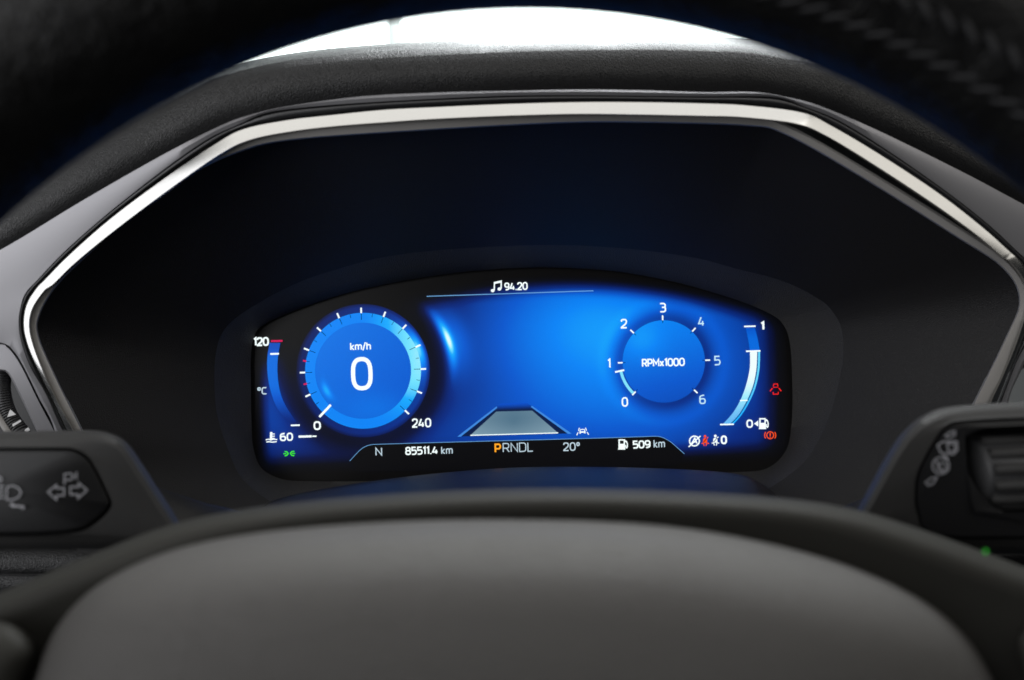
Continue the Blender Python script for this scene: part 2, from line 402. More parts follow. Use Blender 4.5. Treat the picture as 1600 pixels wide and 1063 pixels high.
def rnd(pts, closed=False, n=6):
    """polyline whose points are (x, y, corner radius)"""
    out = []; L = len(pts)
    for i in range(L):
        p = pts[i]; r = p[2] if len(p) > 2 else 0
        if r == 0 or (not closed and i in (0, L - 1)): out.append((p[0], p[1])); continue
        a, b = pts[(i - 1) % L], pts[(i + 1) % L]
        la, lb = math.dist(a[:2], p[:2]), math.dist(b[:2], p[:2])
        ra, rb = min(r, la * 0.47), min(r, lb * 0.47)
        s = (p[0] + (a[0] - p[0]) / la * ra, p[1] + (a[1] - p[1]) / la * ra); e = (p[0] + (b[0] - p[0]) / lb * rb, p[1] + (b[1] - p[1]) / lb * rb)
        for k in range(n + 1):
            t = k / n; out.append(tuple((1 - t) ** 2 * s[j] + 2 * t * (1 - t) * p[j] + t * t * e[j] for j in (0, 1)))
    return out
# stroke lettering: every glyph is (width, [(closed, points with corner radii)]) on a cap height of 1
q = 0.28
GL = {
 '0': (0.60, [(1, [(0, 0, .42), (.6, 0, .42), (.6, 1, .42), (0, 1, .42)])]),
 '1': (0.26, [(0, [(0, .84), (.22, 1), (.22, 0)])]),
 '2': (0.56, [(0, [(.02, .74), (.02, 1, q), (.56, 1, q), (.56, .56, .2), (0, .04), (0, 0), (.58, 0)])]),
 '3': (0.56, [(0, [(0, 1), (.56, 1, q), (.56, .53, .16), (.2, .53)]), (0, [(.3, .53), (.58, .53, .22), (.58, 0, q), (0, 0)])]),
 '4': (0.60, [(0, [(.3, 1), (0, .24), (.62, .24)]), (0, [(.46, .56), (.46, 0)])]),
 '5': (0.56, [(0, [(.54, 1), (.04, 1), (.03, .56), (.57, .6, q), (.57, 0, q), (0, 0)])]),
 '6': (0.58, [(0, [(.5, 1), (0, .9, .4), (0, .4)]), (1, [(0, 0, q), (.58, 0, q), (.58, .58, q), (0, .58, q)])]),
 '8': (0.58, [(1, [(0, 0, q), (.58, 0, q), (.58, .53, q), (0, .53, q)]), (1, [(.03, .53, .24), (.55, .53, .24), (.55, 1, .24), (.03, 1, .24)])]),
 '9': (0.58, [(0, [(.08, 0), (.58, .1, .4), (.58, .6)]), (1, [(0, .42, q), (.58, .42, q), (.58, 1, q), (0, 1, q)])]),
 '.': (0.10, [(0, [(.05, -.06), (.05, .09)])]),
 'N': (0.60, [(0, [(0, 0), (0, 1), (.6, 0), (.6, 1)])]),
 'P': (0.54, [(0, [(0, 0), (0, 1), (.54, 1, q), (.54, .42, q), (0, .42)])]),
 'R': (0.56, [(0, [(0, 0), (0, 1), (.54, 1, q), (.54, .44, q), (0, .44)]), (0, [(.3, .44), (.56, 0)])]),
 'D': (0.60, [(1, [(0, 0), (.6, 0, .34), (.6, 1, .34), (0, 1)])]),
 'L': (0.46, [(0, [(0, 1), (0, 0), (.46, 0)])]),
 'M': (0.72, [(0, [(0, 0), (0, 1), (.36, .34), (.72, 1), (.72, 0)])]),
 'C': (0.52, [(0, [(.52, 1), (0, 1, .34), (0, 0, .34), (.52, 0)])]),
 'x': (0.44, [(0, [(0, 0), (.44, .7)]), (0, [(0, .7), (.44, 0)])]),
 'k': (0.42, [(0, [(0, 0), (0, 1.02)]), (0, [(.4, .7), (.06, .36), (.42, 0)])]),
 'm': (0.78, [(0, [(0, 0), (0, .7)]), (0, [(0, .5), (.06, .7, .12), (.39, .7, .18), (.39, 0)]), (0, [(.39, .5), (.45, .7, .12), (.78, .7, .18), (.78, 0)])]),
 'h': (0.44, [(0, [(0, 0), (0, 1.02)]), (0, [(0, .5), (.06, .7, .12), (.44, .7, .18), (.44, 0)])]),
 '/': (0.34, [(0, [(0, -.12), (.34, 1.08)])]),
 'o': (0.30, [(1, [(0, .62, .15), (.28, .62, .15), (.28, 1, .15), (0, 1, .15)])]),
}
def text(name, s, mat, parent, x0, x1, y0, y1, wt=0.17, gap=0.24, layer=6):
    """lettering filling the pixel box x0..x1, y0 (top)..y1 (bottom), measured at its middle"""
    h = y1 - y0; t = wt * h; H = h - t
    adv = [(GL[c][0] if c != ' ' else 0.3) for c in s]
    tot = sum(adv) + gap * (len(s) - 1)
    k = ((x1 - x0) - t) / tot if tot else H
    c = S((x0 + x1) / 2, (y0 + y1) / 2)
    polys = []; x = c[0] - (x1 - x0 - t) / 2
    for ch_, a in zip(s, adv):
        if ch_ != ' ':
            for closed, pts in GL[ch_][1]:
                pts = [(x + p[0] * k, c[1] - H / 2 + p[1] * H, (p[2] * min(k, H) if len(p) > 2 else 0)) for p in pts]
                polys.append(ribbon(rnd(pts, closed), t, closed))
        x += (a + gap) * k
    return flat(name, polys, mat, parent, layer)
def line(name, pts, t, mat, parent, layer=5, closed=False):
    return flat(name, [ribbon([S(*p) for p in pts], t, closed)], mat, parent, layer)

# display emission: one brightness field through one blue ramp
def field_mat(name, fn, body=False, ramp=None, strength=1.0):
    m = bpy.data.materials.new(name); m.use_nodes = True
    nt = m.node_tree; b = nt.nodes['Principled BSDF']
    b.inputs['Base Color'].default_value = (0.012, 0.011, 0.011, 1); b.inputs['Roughness'].default_value = 0.42
    b.inputs['Specular IOR Level'].default_value = 0.35
    tc = nt.nodes.new('ShaderNodeTexCoord'); sp = nt.nodes.new('ShaderNodeSeparateXYZ')
    nt.links.new(tc.outputs['Object'], sp.inputs[0])
    x, y = E(nt, sp.outputs[0]) / U, E(nt, sp.outputs[2]) / U
    no = nt.nodes.new('ShaderNodeTexNoise'); no.inputs['Scale'].default_value = 2600; no.inputs['Detail'].default_value = 1
    nt.links.new(tc.outputs['Object'], no.inputs['Vector'])
    L = fn(x, y) + (E(nt, no.outputs['Fac']) - 0.5) * 0.045 * 1.0
    rp = nt.nodes.new('ShaderNodeValToRGB'); el = rp.color_ramp.elements
    stops = ramp or [(0, (0, 0, 0)), (.08, (0, 3, 15)), (.18, (0, 14, 64)), (.32, (0, 42, 130)), (.5, (0, 88, 206)), (.68, (0, 132, 246)), (.82, (20, 172, 255)), (.92, (115, 228, 255)), (1, (225, 253, 255))]
    while len(el) < len(stops): el.new(0.5)
    for e, (p, c) in zip(el, stops): e.position = p; e.color = (*srgb(c), 1)
    nt.links.new(L.s, rp.inputs[0]); nt.links.new(rp.outputs[0], b.inputs['Emission Color'])
    b.inputs['Emission Strength'].default_value = strength
    m.cycles.emission_sampling = 'NONE'
    return m
SP = S(567.5, 579.5); RV = S(1037, 565)
def rad(x, y, c): return ((x - c[0]).sq() + (y - c[1]).sq()).sqrt()
def blob(x, y, px, py, sx, sy):
    c = S(px, py); return ((((x - c[0]) / sx).sq() + ((y - c[1]) / sy).sq()) * -1).exp()
def streak(x, y, c, r, wd, ang, spread):
    """bright arc: on radius r, round the direction ang"""
    d = (math.cos(R(ang)), math.sin(R(ang)))
    X = (x - c[0]) * d[0] + (y - c[1]) * d[1]; Y = (y - c[1]) * d[0] - (x - c[0]) * d[1]
    return rad(x, y, c).gauss(r, wd) * Y.gauss(0, spread) * X.sm(0, r * 0.3)
def bg(x, y):
    r = rad(x, y, SP); q = rad(x, y, RV)
    L = blob(x, y, 890, 520, 260, 200) * 0.42 + blob(x, y, 1040, 590, 270, 210) * 0.34 + blob(x, y, 930, 495, 120, 70) * 0.09 + blob(x, y, 420, 615, 75, 105) * 0.34 + blob(x, y, 600, 690, 200, 60) * 0.22
    L = L * (1 - r.gauss(112, 24) * 0.62) 
    L = L * (1 - (x * -1).sm(60, 330) * y.sm(-40, 100) * 0.9)
    L = L * (1 - q.gauss(66, 15) * 0.38)
    L = L + streak(x, y, SP, 141, 8, 19, 42) * 0.60 + streak(x, y, SP, 152, 20, 19, 58) * 0.22 + q.gauss(96, 9) * 0.03
    top = S(850, 418)
    edge = (top[1] - y) - (x - top[0]).sq() * 0.0005
    L = L * edge.sm(10, 52) * (x + 424).sm(2, 30) * (1 - x.sm(358, 418)) * (y + 168).sm(8, 50)
    return L
panel_px = cr(offs(scr, -6), 6, True)
M['screen'] = field_mat('display_panel', bg)
flat('screen', [poly([S(*p) for p in panel_px])], M['screen'], disp, 0)
white, soft_white, dimw = glow('lit_white', (238, 250, 250), 1.15), glow('lit_soft_white', (200, 222, 235), 0.95), glow('lit_line', (120, 180, 235), 0.8)
ltcyan, red, green, amber, orange = glow('lit_cyan', (198, 238, 255), 1.0), glow('lit_red', (250, 40, 38), 0.95), glow('lit_green', (70, 235, 40), 1.0), glow('lit_amber', (255, 165, 40), 1.1), glow('lit_orange', (255, 84, 30), 1.0)
pink = glow('lit_pink', (225, 40, 95), 0.9)
ink = glow('display_dark', (0, 22, 62), 1.0)
# speedometer
spd = flat('speedometer', [ring(SP, 60, 104, n=120)], field_mat('dial_halo', lambda x, y: (0.30 + (x - SP[0]) * 0.0007 + streak(x, y, SP, 92, 10, 20, 34) * 0.55) * (1 - rad(x, y, SP).sm(97, 104) * 0.3)
           * 1.0), disp, 1)
tag(spd, 'round blue speedometer dial with pale ring reading 0')
flat('dial_face', [disc(SP, 75.5)], field_mat('dial_face', lambda x, y: 0.55 + (y - SP[1]) * 0.0004 - (x - SP[0]) * 0.0004 + streak(x, y, SP, 65, 5, 207, 13) * 0.25 + (blob(x, y, 590, 640, 50, 25)) * 0.06 + (y * 0)), spd, 2)
flat('dial_ring', [ring(SP, 75, 90.5, n=120)], field_mat('dial_ring', lambda x, y: 0.68 + (x - SP[0]).sm(-5, 78) * (y - SP[1] + 86).sm(-5, 74) * 0.235 + (blob(x, y, 655, 555, 14, 46)) * 0.02), spd, 3)
for i in range(13):
    an = R(225 - 22.5 * i); c_, s_ = math.cos(an), math.sin(an)
    f = lambda r: (SP[0] + r * c_, SP[1] + r * s_)
    if i > 0:
        flat('tick', [ribbon([f(90), f(98.5)], 2.6)], white, spd, 5)
        flat('inner_tick', [ribbon([f(79.5), f(90)], 0.9)], ink, spd, 5)
    if i < 12:
        an = R(225 - 22.5 * i - 11.25); c_, s_ = math.cos(an), math.sin(an)
        flat('inner_tick', [ribbon([f(84.5), f(90)], 0.8)], ink, spd, 5)
        if i in (1, 2): flat('red_tick', [ribbon([f(89.5), f(95)], 2.6)], pink, spd, 5)
flat('pointer', [ribbon([(SP[0] - 73 * .7071, SP[1] - 73 * .7071), (SP[0] - 99 * .7071, SP[1] - 99 * .7071)], 3.6)], white, spd, 6)
text('unit_lettering', 'km/h', white, spd, 547.5, 580, 535, 547.5, 0.16, 0.2)
text('speed_numeral', '0', white, spd, 549, 582.6, 558, 610, 0.125)
text('scale_numeral', '0', white, spd, 490.5, 502, 658, 672, 0.19)
text('scale_numeral', '240', white, spd, 644, 674, 653.5, 668, 0.16)
# rev counter
rev = flat('rev_counter', [disc(RV, 64.3)], field_mat('rev_face', lambda x, y: 0.56 + (y - RV[1]) * 0.0017 - (x - RV[0]) * 0.0004 + blob(x, y, 1005, 535, 32, 30) * 0.10), disp, 2)
tag(rev, 'round blue rev counter dial numbered 0 to 6')
for i, (nx, ny) in enumerate(((976, 628), (951.5, 568), (974.5, 506), (1035, 481), (1095, 502.5), (1120, 563.5), (1097, 624))):
    an = R(225 - 45 * i); c_, s_ = math.cos(an), math.sin(an)
    f = lambda r: (RV[0] + r * c_, RV[1] + r * s_)
    flat('tick', [ribbon([f(64.5), f(72)], 2.2)], white, rev, 5)
    flat('inner_tick', [ribbon([f(60), f(64.5)], 0.9)], ink, rev, 5)
    hw = 2.6 if i == 1 else 5
    text('scale_numeral', str(i), white if i < 4 else ltcyan, rev, nx - hw, nx + hw, ny - 7.5, ny + 7.5, 0.15 if i < 4 else 0.135)
flat('rev_bar', [ring(RV, 66.5, 71, 190, 224, 24)], glow('rev_bar_light', (130, 228, 255), 1.0), rev, 4)
an = R(190.5); flat('pointer', [ribbon([(RV[0] + r * math.cos(an), RV[1] + r * math.sin(an)) for r in (63.5, 78)], 2.6)], white, rev, 6)
text('unit_lettering', 'RPMx1000', white, rev, 1002.5, 1069.5, 560, 573, 0.17, 0.2)
# coolant gauge
l = cr([(421.5, 536), (418, 560), (418.5, 585), (423, 610), (432, 635), (449, 659)], 6); r_ = cr([(438.5, 536), (434.5, 560), (434, 585), (437.5, 610), (446, 633), (463, 659)], 6)
def band(a, b): return ([S(*p) for p in a] + [S(*p) for p in b], [(i, i + 1, len(a) + i + 1, len(a) + i) for i in range(len(a) - 1)])
cool = flat('coolant_gauge', [band(l, r_)], field_mat('coolant_band', lambda x, y: 0.57 - (y * -1).sm(10, 88) * 0.30 - y.sm(25, 45) * 0.12), disp, 3)
tag(cool, 'curved blue coolant temperature band at the left edge of the display')
line('red_tick', [(424, 533.2), (442, 532.8)], 3, pink, cool); line('tick', [(423, 553.3), (436.5, 552.9)], 2.8, white, cool)
line('tick', [(455, 664.7), (469, 664.3)], 2.4, white, cool); line('tick', [(467, 682.3), (487.5, 681.7)], 3.2, white, cool); line('tick', [(488.5, 681.7), (495, 681.5)], 2.2, white, cool)
text('scale_numeral', '120', white, cool, 396.5, 421, 527, 541, 0.19, 0.2); text('scale_numeral', '60', white, cool, 438, 458.5, 676, 689, 0.18)
text('unit_lettering', 'oC', soft_white, cool, 403, 418, 605, 616.5, 0.17, 0.2)
def multi(name, strokes, mat, parent, layer=6, fills=()):
    return flat(name, [ribbon([S(*p) for p in s], t, c) for s, t, c in strokes] + [poly([S(*p) for p in f]) for f in fills], mat, parent, layer)
multi('thermometer_symbol', [([(424.5, 675), (424.3, 687)], 3.6, 0), ([(425, 678), (430, 678)], 1.5, 0), ([(425, 681.5), (430, 681.5)], 1.5, 0), ([(425, 685), (430, 684.8)], 1.5, 0),
      ([(416, 687.2), (421, 686.2), (424, 687.5), (428, 686.2), (434, 686.8)], 1.6, 0), ([(417, 690.6), (421, 690), (426, 690.8), (433, 690)], 1.7, 0)], white, cool)
# fuel gauge
fl = cr([(1171.5, 550), (1171.2, 575), (1166, 600), (1157, 624.5), (1145, 645), (1130, 662)], 6); fm = cr([(1182.7, 550), (1181.4, 577), (1176.4, 602), (1167.4, 624.5), (1154.5, 647), (1141, 662)], 6)
fn = cr([(1184.3, 550), (1183.2, 577), (1178.2, 602), (1169.4, 624.5), (1156.5, 647), (1143.2, 662)], 6); fo = cr([(1187.3, 550), (1186.2, 577), (1181.2, 602), (1172.4, 624.5), (1159.5, 647), (1146.6, 662)], 6)
fuel = flat('fuel_gauge', [band(fl, fm)], field_mat('fuel_band', lambda x, y: 1.0 - (y * -1).sm(15, 92) * 0.19, ramp=[(0, (0, 40, 140)), (.7, (20, 110, 220)), (.8, (95, 180, 245)), (.9, (160, 238, 255)), (1, (240, 255, 255))]), disp, 3)
tag(fuel, 'curved fuel gauge band at the right edge, bright up to three quarters')
flat('fuel_edge', [band(fn, fo)], field_mat('fuel_edge', lambda x, y: 0.90 - (y * -1).sm(10, 95) * 0.08), fuel, 3)
flat('fuel_shadow', [band(fm, fn)], glow('fuel_shadow_light', (0, 84, 150), 1.0), fuel, 3)
flat('empty_band', [band(cr([(1164.5, 512), (1168.5, 530), (1171.3, 548)], 6), cr([(1179, 512), (1183.5, 530), (1186.8, 548)], 6))], field_mat('empty_band', lambda x, y: 0.56 - y.sm(30, 66) * 0.12), fuel, 3)
line('tick', [(1162, 510.4), (1180, 509.9)], 2.3, white, fuel); line('tick', [(1165, 549.1), (1187.5, 548.5)], 2.4, white, fuel)
line('tick', [(1155.7, 626), (1167.4, 625.6)], 1.8, white, fuel); line('tick', [(1124.5, 663.4), (1146, 662.9)], 2.2, white, fuel)
text('scale_numeral', '1', white, fuel, 1187.5, 1194, 502.5, 516.6, 0.22); text('scale_numeral', '0', white, fuel, 1165.5, 1175.7, 655.5, 668.5, 0.18)
def pump(name, x, y, w_, h_, parent):
    k, j = w_ / 16, h_ / 16
    f = lambda a, b: (x + a * k, y + b * j)
    return multi(name, [([f(0.5, 15.2), f(11, 15.2)], 1.8 * j, 0), ([f(2, 15), f(2, 1), f(9.6, 1), f(9.6, 15)], 2 * k, 0),
                        ([f(10.5, 3), f(13, 4.5), f(14, 7), f(14, 12), f(13, 13.5), f(11.8, 12.5), f(11.6, 9)], 1.5 * k, 0), ([f(11, 2), f(13.5, 4.2)], 1.4 * k, 0)], white, parent, 6,
                 [[f(2, 7), f(9.6, 7), f(9.6, 15), f(2, 15)]])
pump('pump_symbol', 1184.5, 653.3, 17, 17, fuel)
multi('arrow_symbol', [], white, fuel, 6, [[(1177.5, 662), (1184, 657), (1184, 666.5)]])
# centre: radio line, lane picture, information bar
line('radio_line', [(667, 463.4), (927, 454.7)], 1.3, dimw, disp)
text('radio_lettering', '94.20', white, disp, 788, 824.5, 441.5, 454, 0.17, 0.22)
multi('note_symbol', [([(772.3, 454), (772.6, 442), (783.2, 439.6), (783, 451.5)], 1.9, 0), ([(772.6, 443), (783.2, 440.6)], 2.4, 0)], white, disp, 6,
      [[(772.6 - 2.7 + 2.9 * math.cos(R(a)), 454.5 - 2.5 * math.sin(R(a))) for a in range(0, 360, 30)], [(783 - 2.7 + 2.9 * math.cos(R(a)), 452 - 2.5 * math.sin(R(a))) for a in range(0, 360, 30)]])
c0_ = S(803, 660)
lane = flat('lane_picture', [poly([S(*p) for p in ((782.5, 631), (823.5, 629.5), (889, 677.5), (719, 682))])], field_mat('lane_road', lambda x, y: 0.10 + (y - S(803, 640)[1]).sm(-2, 11) * 0.42, ramp=[(0, (0, 12, 40)), (.12, (2, 28, 74)), (.5, (0, 78, 200)), (1, (0, 110, 240))]), disp, 2)
tag(lane, 'grey perspective road strip at the bottom middle of the display')
flat('lane', [poly([S(*p) for p in ((775.5, 643.2), (831.5, 641.8), (872, 676.6), (735, 680.4))])], field_mat('lane_grey', lambda x, y: 0.45 + ((y - c0_[1]) * -1).sm(-8, 22) * 0.12 + (rad(x, y, c0_) * 0.0025), ramp=[(0, (40, 70, 90)), (.4, (66, 104, 128)), (.7, (120, 150, 168)), (1, (180, 200, 210))]), lane, 3)
line('lane_front', [(735, 680.2), (872, 676.4)], 1.5, white, lane)
flat('lane_marking', [poly([S(*p) for p in ((714.5, 682.4), (720, 682.3), (777, 637.5), (776, 635))])], glow('lane_edge_light', (66, 138, 225), 1.0), lane, 4)
flat('lane_marking', [poly([S(*p) for p in ((887.5, 678), (893, 677.4), (831, 634), (829.5, 636))])], glow('lane_edge_light_r', (66, 138, 225), 1.0), lane, 4)
bar_t = rnd([(547, 720), (565, 700.5, 9), (578, 694.6, 8), (660, 692), (940, 684.4), (1030, 681.4, 8), (1045, 688, 9), (1069, 709)])
bar = flat('information_bar', [poly([S(*p) for p in bar_t + [(1060, 728), (560, 738)]])], field_mat('bar_black', lambda x, y: 0.02 + x * 0.0), disp, 2)
tag(bar, 'black information bar with mileage, gear letters and range along the display bottom')
flat('outline', [ribbon([S(*p) for p in bar_t], 0.85)], dimw, bar, 5)
text('compass_letter', 'N', soft_white, bar, 587, 597.5, 699, 712, 0.14)
text('mileage_lettering', '85511.4', white, bar, 633.5, 684.5, 697.5, 710.3, 0.17, 0.21); text('unit_lettering', 'km', soft_white, bar, 689.5, 707.5, 697.3, 709.5, 0.13, 0.22)
text('gear_letter', 'P', amber, bar, 772.8, 783, 692.8, 707.4, 0.17); text('gear_lettering', 'RNDL', soft_white, bar, 785.5, 833, 691.5, 706.2, 0.10, 0.2)
text('temperature_lettering', '20o', soft_white, bar, 879.8, 906, 691, 704.4, 0.13, 0.24)
pump('pump_symbol', 965, 686.3, 17, 16, bar)
text('range_lettering', '509', white, bar, 988, 1016, 688, 700.6, 0.18, 0.2); text('unit_lettering', 'km', soft_white, bar, 1020.8, 1038.5, 687, 699.5, 0.13, 0.22)
multi('lane_keeping_symbol', [([(901, 680), (903, 675.5)], 1.3, 0), ([(903.8, 673.5), (905, 668.5)], 1.3, 0), ([(919.6, 679.2), (917, 675)], 1.3, 0), ([(916.2, 673), (914.6, 668.2)], 1.3, 0),
      ([(905.8, 674.5), (907.2, 671), (912.6, 671), (914, 674.2)], 1.2, 0)], white, disp, 6, [[(905.2, 674), (914.6, 673.8), (914.6, 677.2), (912.8, 677.2), (912.8, 676), (907.2, 676.2), (907.2, 677.6), (905.2, 677.6)]])
multi('side_light_symbol', [([(445.5, 705.4), (449, 706), (451, 708.6), (449, 711.2), (445.5, 712.2)], 1.8, 0), ([(443.5, 708.8), (448, 708.8)], 1.5, 0),
      ([(460.5, 705), (456.5, 705.6), (454.5, 708.4), (456.5, 711.2), (460.5, 712)], 1.8, 0), ([(457, 708.3), (462, 708.2)], 1.5, 0)], green, disp)
circ = lambda x, y, r, a0=0, a1=360, n=24: [(x + r * math.cos(R(a0 + (a1 - a0) * i / n)), y + r * math.sin(R(a0 + (a1 - a0) * i / n))) for i in range(n + (a1 - a0 != 360))]
multi('stop_start_symbol', [(circ(1084.5, 689, 7.6), 2, 1), ([(1075.5, 698.2), (1094, 681)], 1.8, 0), ([(1080, 693.5), (1085, 684.5), (1088.5, 692.8)], 2, 0), ([(1082, 691), (1087, 690.5)], 1.5, 0)], white, disp)
def belted(name, x, y, mat):
    return multi(name, [([(x - 5.5, y + 13.5), (x - 2.5, y + 12.8), (x - 1.5, y + 17)], 1.4, 0), ([(x + 6.2, y + 13.3), (x + 2.5, y + 12.8), (x + 1.6, y + 17)], 1.4, 0), ([(x + 5, y + 3.5), (x + 2, y + 6)], 1.5, 0)], mat, disp, 6,
          [circ(x, y + 2.2, 2.1, n=12), [(x - 3, y + 6.5), (x - 1, y + 4.9), (x + 1.2, y + 4.9), (x + 3, y + 6.5), (x + 3.4, y + 12.5), (x - 3.4, y + 12.8)]])
belted('seat_belt_symbol', 1101, 679.5, orange); belted('seat_belt_symbol', 1117, 679, white)
multi('belt_line', [([(1103.6, 684.6), (1098.4, 691.2)], 1.2, 0)], glow('belt_dark', (120, 12, 8), 1.0), disp, 7)
multi('belt_line', [([(1119.6, 684.2), (1114.4, 690.8)], 1.2, 0)], glow('belt_dark_grey', (20, 40, 80), 1.0), disp, 7)
text('belt_numeral', '0', white, disp, 1125.5, 1135.3, 680.3, 694, 0.2)
multi('brake_symbol', [(circ(1202.6, 680, 5.4), 1.5, 1), (circ(1202.6, 680, 8.6, 145, 215, 10), 1.5, 0), (circ(1202.6, 680, 8.6, -35, 35, 10), 1.5, 0), ([(1202.7, 676.4), (1202.6, 681)], 1.8, 0), ([(1202.6, 682.2), (1202.6, 683.8)], 1.8, 0)], orange, disp)
multi('door_symbol', [([(1207.5, 604), (1208.2, 600.2), (1214, 600), (1214.8, 603.8)], 1.4, 0), ([(1207.2, 605.2), (1215, 605)], 1.2, 0), ([(1206.2, 606.5), (1202.4, 611.5)], 1.7, 0), ([(1216, 606.3), (1219.8, 611.2)], 1.7, 0),
      ([(1207.2, 612.5), (1207.4, 616), (1215, 615.8), (1215.2, 612.2)], 1.4, 0)], red, disp)

# ------------------------------------------------------------------ steering column and stalks
col = thing('steering_column', P(830, 900, 0.25), 'dark rounded column cover between display and steering wheel hub', 'steering column')
arc = cr([(400, 800), (440, 778), (560, 755), (700, 738), (830, 730), (1000, 731), (1140, 739), (1188, 755), (1225, 785)], 8)
def lo_(k, d, sx=1.0): return [P(825 + (x - 825) * sx, y + k, d) for x, y in arc]
loft('cover', [lo_(60, 0.333), lo_(4, 0.327), lo_(0, 0.318), lo_(6, 0.29, 1.02), lo_(22, 0.26, 1.05), lo_(60, 0.22, 1.1), lo_(130, 0.19, 1.15), lo_(420, 0.19, 1.15)], M['liner'], col)
def pillow(name, pts, prof, mat, parent, n=6, dm=None, cap=True):
    """closed pixel outline; prof = [(inset px, depth)] from the back edge to the face"""
    c = cr(pts, n, True)
    return loft(name, [px3(offs(c, i, True), (lambda d: (lambda x, y: d + (dm(x, y) if dm else 0)))(d)) for i, d in prof], mat, parent, True, cap, sharp=50)
ls = thing('indicator_stalk', P(60, 850, 0.2), 'black indicator stalk left of the wheel, printed with lamp and arrow symbols', 'stalk')
lout = [(-420, 850), (-430, 760), (-420, 690), (-250, 676), (0, 674), (100, 673), (150, 673), (180, 680), (200, 694), (220, 722), (247, 764), (274, 806), (290, 838), (272, 856), (200, 858), (0, 858), (-200, 858)]
pillow('back_plate', lout, [(5, 0.2060)], M['black'], ls)
pillow('housing', lout, [(0, 0.225), (0, 0.203), (3, 0.199), (9, 0.1965), (18, 0.1955)], M['stalk'], ls, cap=False)
lpan = [(-400, 838), (-408, 760), (-400, 706), (-200, 700), (0, 699), (95, 699), (118, 702), (138, 714), (152, 735), (167, 766), (175, 785), (170, 799), (152, 816), (122, 832), (40, 838), (-150, 838)]
def annul(name, outer, inner, do, di, mat, parent):
    a, b = resamp(cr(outer, 6, True) + [outer[0]], 520), resamp(cr(inner, 6, True) + [inner[0]], 520)
    def cv(q): return px3([((1 - q) * x[0] + q * y[0], (1 - q) * x[1] + q * y[1]) for x, y in zip(a[:-1], b[:-1])], do + (di - do) * q)
    return loft(name, [cv(0), cv(0.35), cv(0.7), cv(1.0), px3(b[:-1], di + 0.003)], mat, parent, True, sharp=35)
oi = offs(lout, 17, True)
annul('face_border', oi, lpan, 0.1957, 0.1945, M['stalk'], ls)
pillow('face', lpan, [(-7, 0.1990), (3, 0.1990), (3.5, 0.1962), (5, 0.1952), (9, 0.1947)], M['stalk_face'], ls)
def icon(name, strokes, d, parent, fills=()):
    v, f = [], []
    for vs, fs in [ribbon(s, t, c) for s, t, c in strokes] + [poly(g) for g in fills]:
        b = len(v); v += [P(x, y, d) for x, y in vs]; f += [tuple(b + i for i in q_) for q_ in fs]
    return mesh(name, v, f, M['print'], parent, False)
DI = 0.1941
icon('arrow_symbol', [([(75, 769), (88, 758), (88, 763), (100, 763), (100, 774), (88, 775), (88, 781)], 2.1, 1)], DI, ls)
icon('arrow_symbol', [([(136, 766), (123, 755), (123, 761), (110, 761), (110, 773), (122, 773), (122, 779)], 2.1, 1)], DI, ls)
icon('parking_letter', [([(100.5, 757), (100.5, 741), (110, 740), (114, 743), (114, 747), (110, 750), (101, 750)], 1.9, 0), ([(117, 743), (120, 738), (120, 745), (117, 743)], 1.4, 0), ([(117, 748), (121, 748)], 1.6, 0)], DI, ls)
icon('headlamp_symbol', [([(10, 781), (11, 761), (20, 759), (29, 763), (33, 770), (29, 777), (20, 781)], 1.9, 1)] + [([(-8, y), (6, y - 0.5)], 2, 0) for y in (760, 766, 772, 778)] + [(circ(-1, 749, 3.5, n=10), 2, 1)], DI, ls)
icon('lever_symbol', [([(17, 788), (24, 791), (40, 792)], 3, 0), ([(20, 785), (16, 789), (22, 793)], 2, 0), ([(34, 796), (40, 791)], 2.4, 0)], DI, ls)
sweep('stem', [P(150, 800, 0.225), P(300, 840, 0.24), P(520, 900, 0.25)], [0.014, 0.013, 0.016], M['stalk'], ls, 14)

rs = thing('wiper_stalk', P(1500, 850, 0.2), 'black wiper stalk right of the wheel, with ribbed roller and pale symbols', 'stalk')
rout = [(1322, 838), (1338, 800), (1362, 755), (1388, 708), (1412, 674), (1445, 648), (1490, 635), (1600, 628), (1750, 624), (1960, 622), (2010, 700), (2000, 840), (1800, 862), (1600, 866), (1400, 862)]
pillow('back_plate', rout, [(5, 0.2085)], M['black'], rs)
pillow('housing', rout, [(0, 0.220), (0, 0.200), (3, 0.1955), (9, 0.193), (18, 0.192)], M['stalk'], rs, cap=False)
rpan = [(1432, 800), (1429, 768), (1432, 742), (1444, 715), (1462, 684), (1478, 665), (1505, 657), (1600, 652), (1750, 648), (1940, 646), (1980, 700), (1970, 820), (1800, 840), (1600, 842), (1460, 838)]
annul('face_border', offs(rout, 17, True), rpan, 0.1922, 0.191, M['stalk'], rs)
RH = [(1508, 676), (1522, 669), (1640, 664), (1668, 670), (1676, 700), (1674, 785), (1660, 798), (1540, 800), (1522, 794), (1514, 750)]
annul('face', offs(rpan, 4, True), RH, 0.1918, 0.1905, M['stalk_face'], rs)
mesh('roller_recess', px3([(1490, 650), (1700, 650), (1700, 815), (1490, 815)], 0.206), [(0, 1, 2, 3)], M['black'], rs)
a_, b_ = P(1506, 735, 0.2020), P(1672, 730, 0.2020)
ro_ = sweep('roller', [a_, a_ + (b_ - a_) * 0.03, b_ - (b_ - a_) * 0.03, b_], [0.0105, 0.0112, 0.0112, 0.0105], M['rubber'], rs, 28)
for k in range(6):
    an = R(-62 + 124 * k / 5)
    u = Vector((0, -math.cos(an), math.sin(an))) * 0.0113
    sweep('rib', [a_ + (b_ - a_) * 0.05 + u, b_ - (b_ - a_) * 0.05 + u], 0.0017, M['stalk'], ro_, 8)
DR = 0.1896
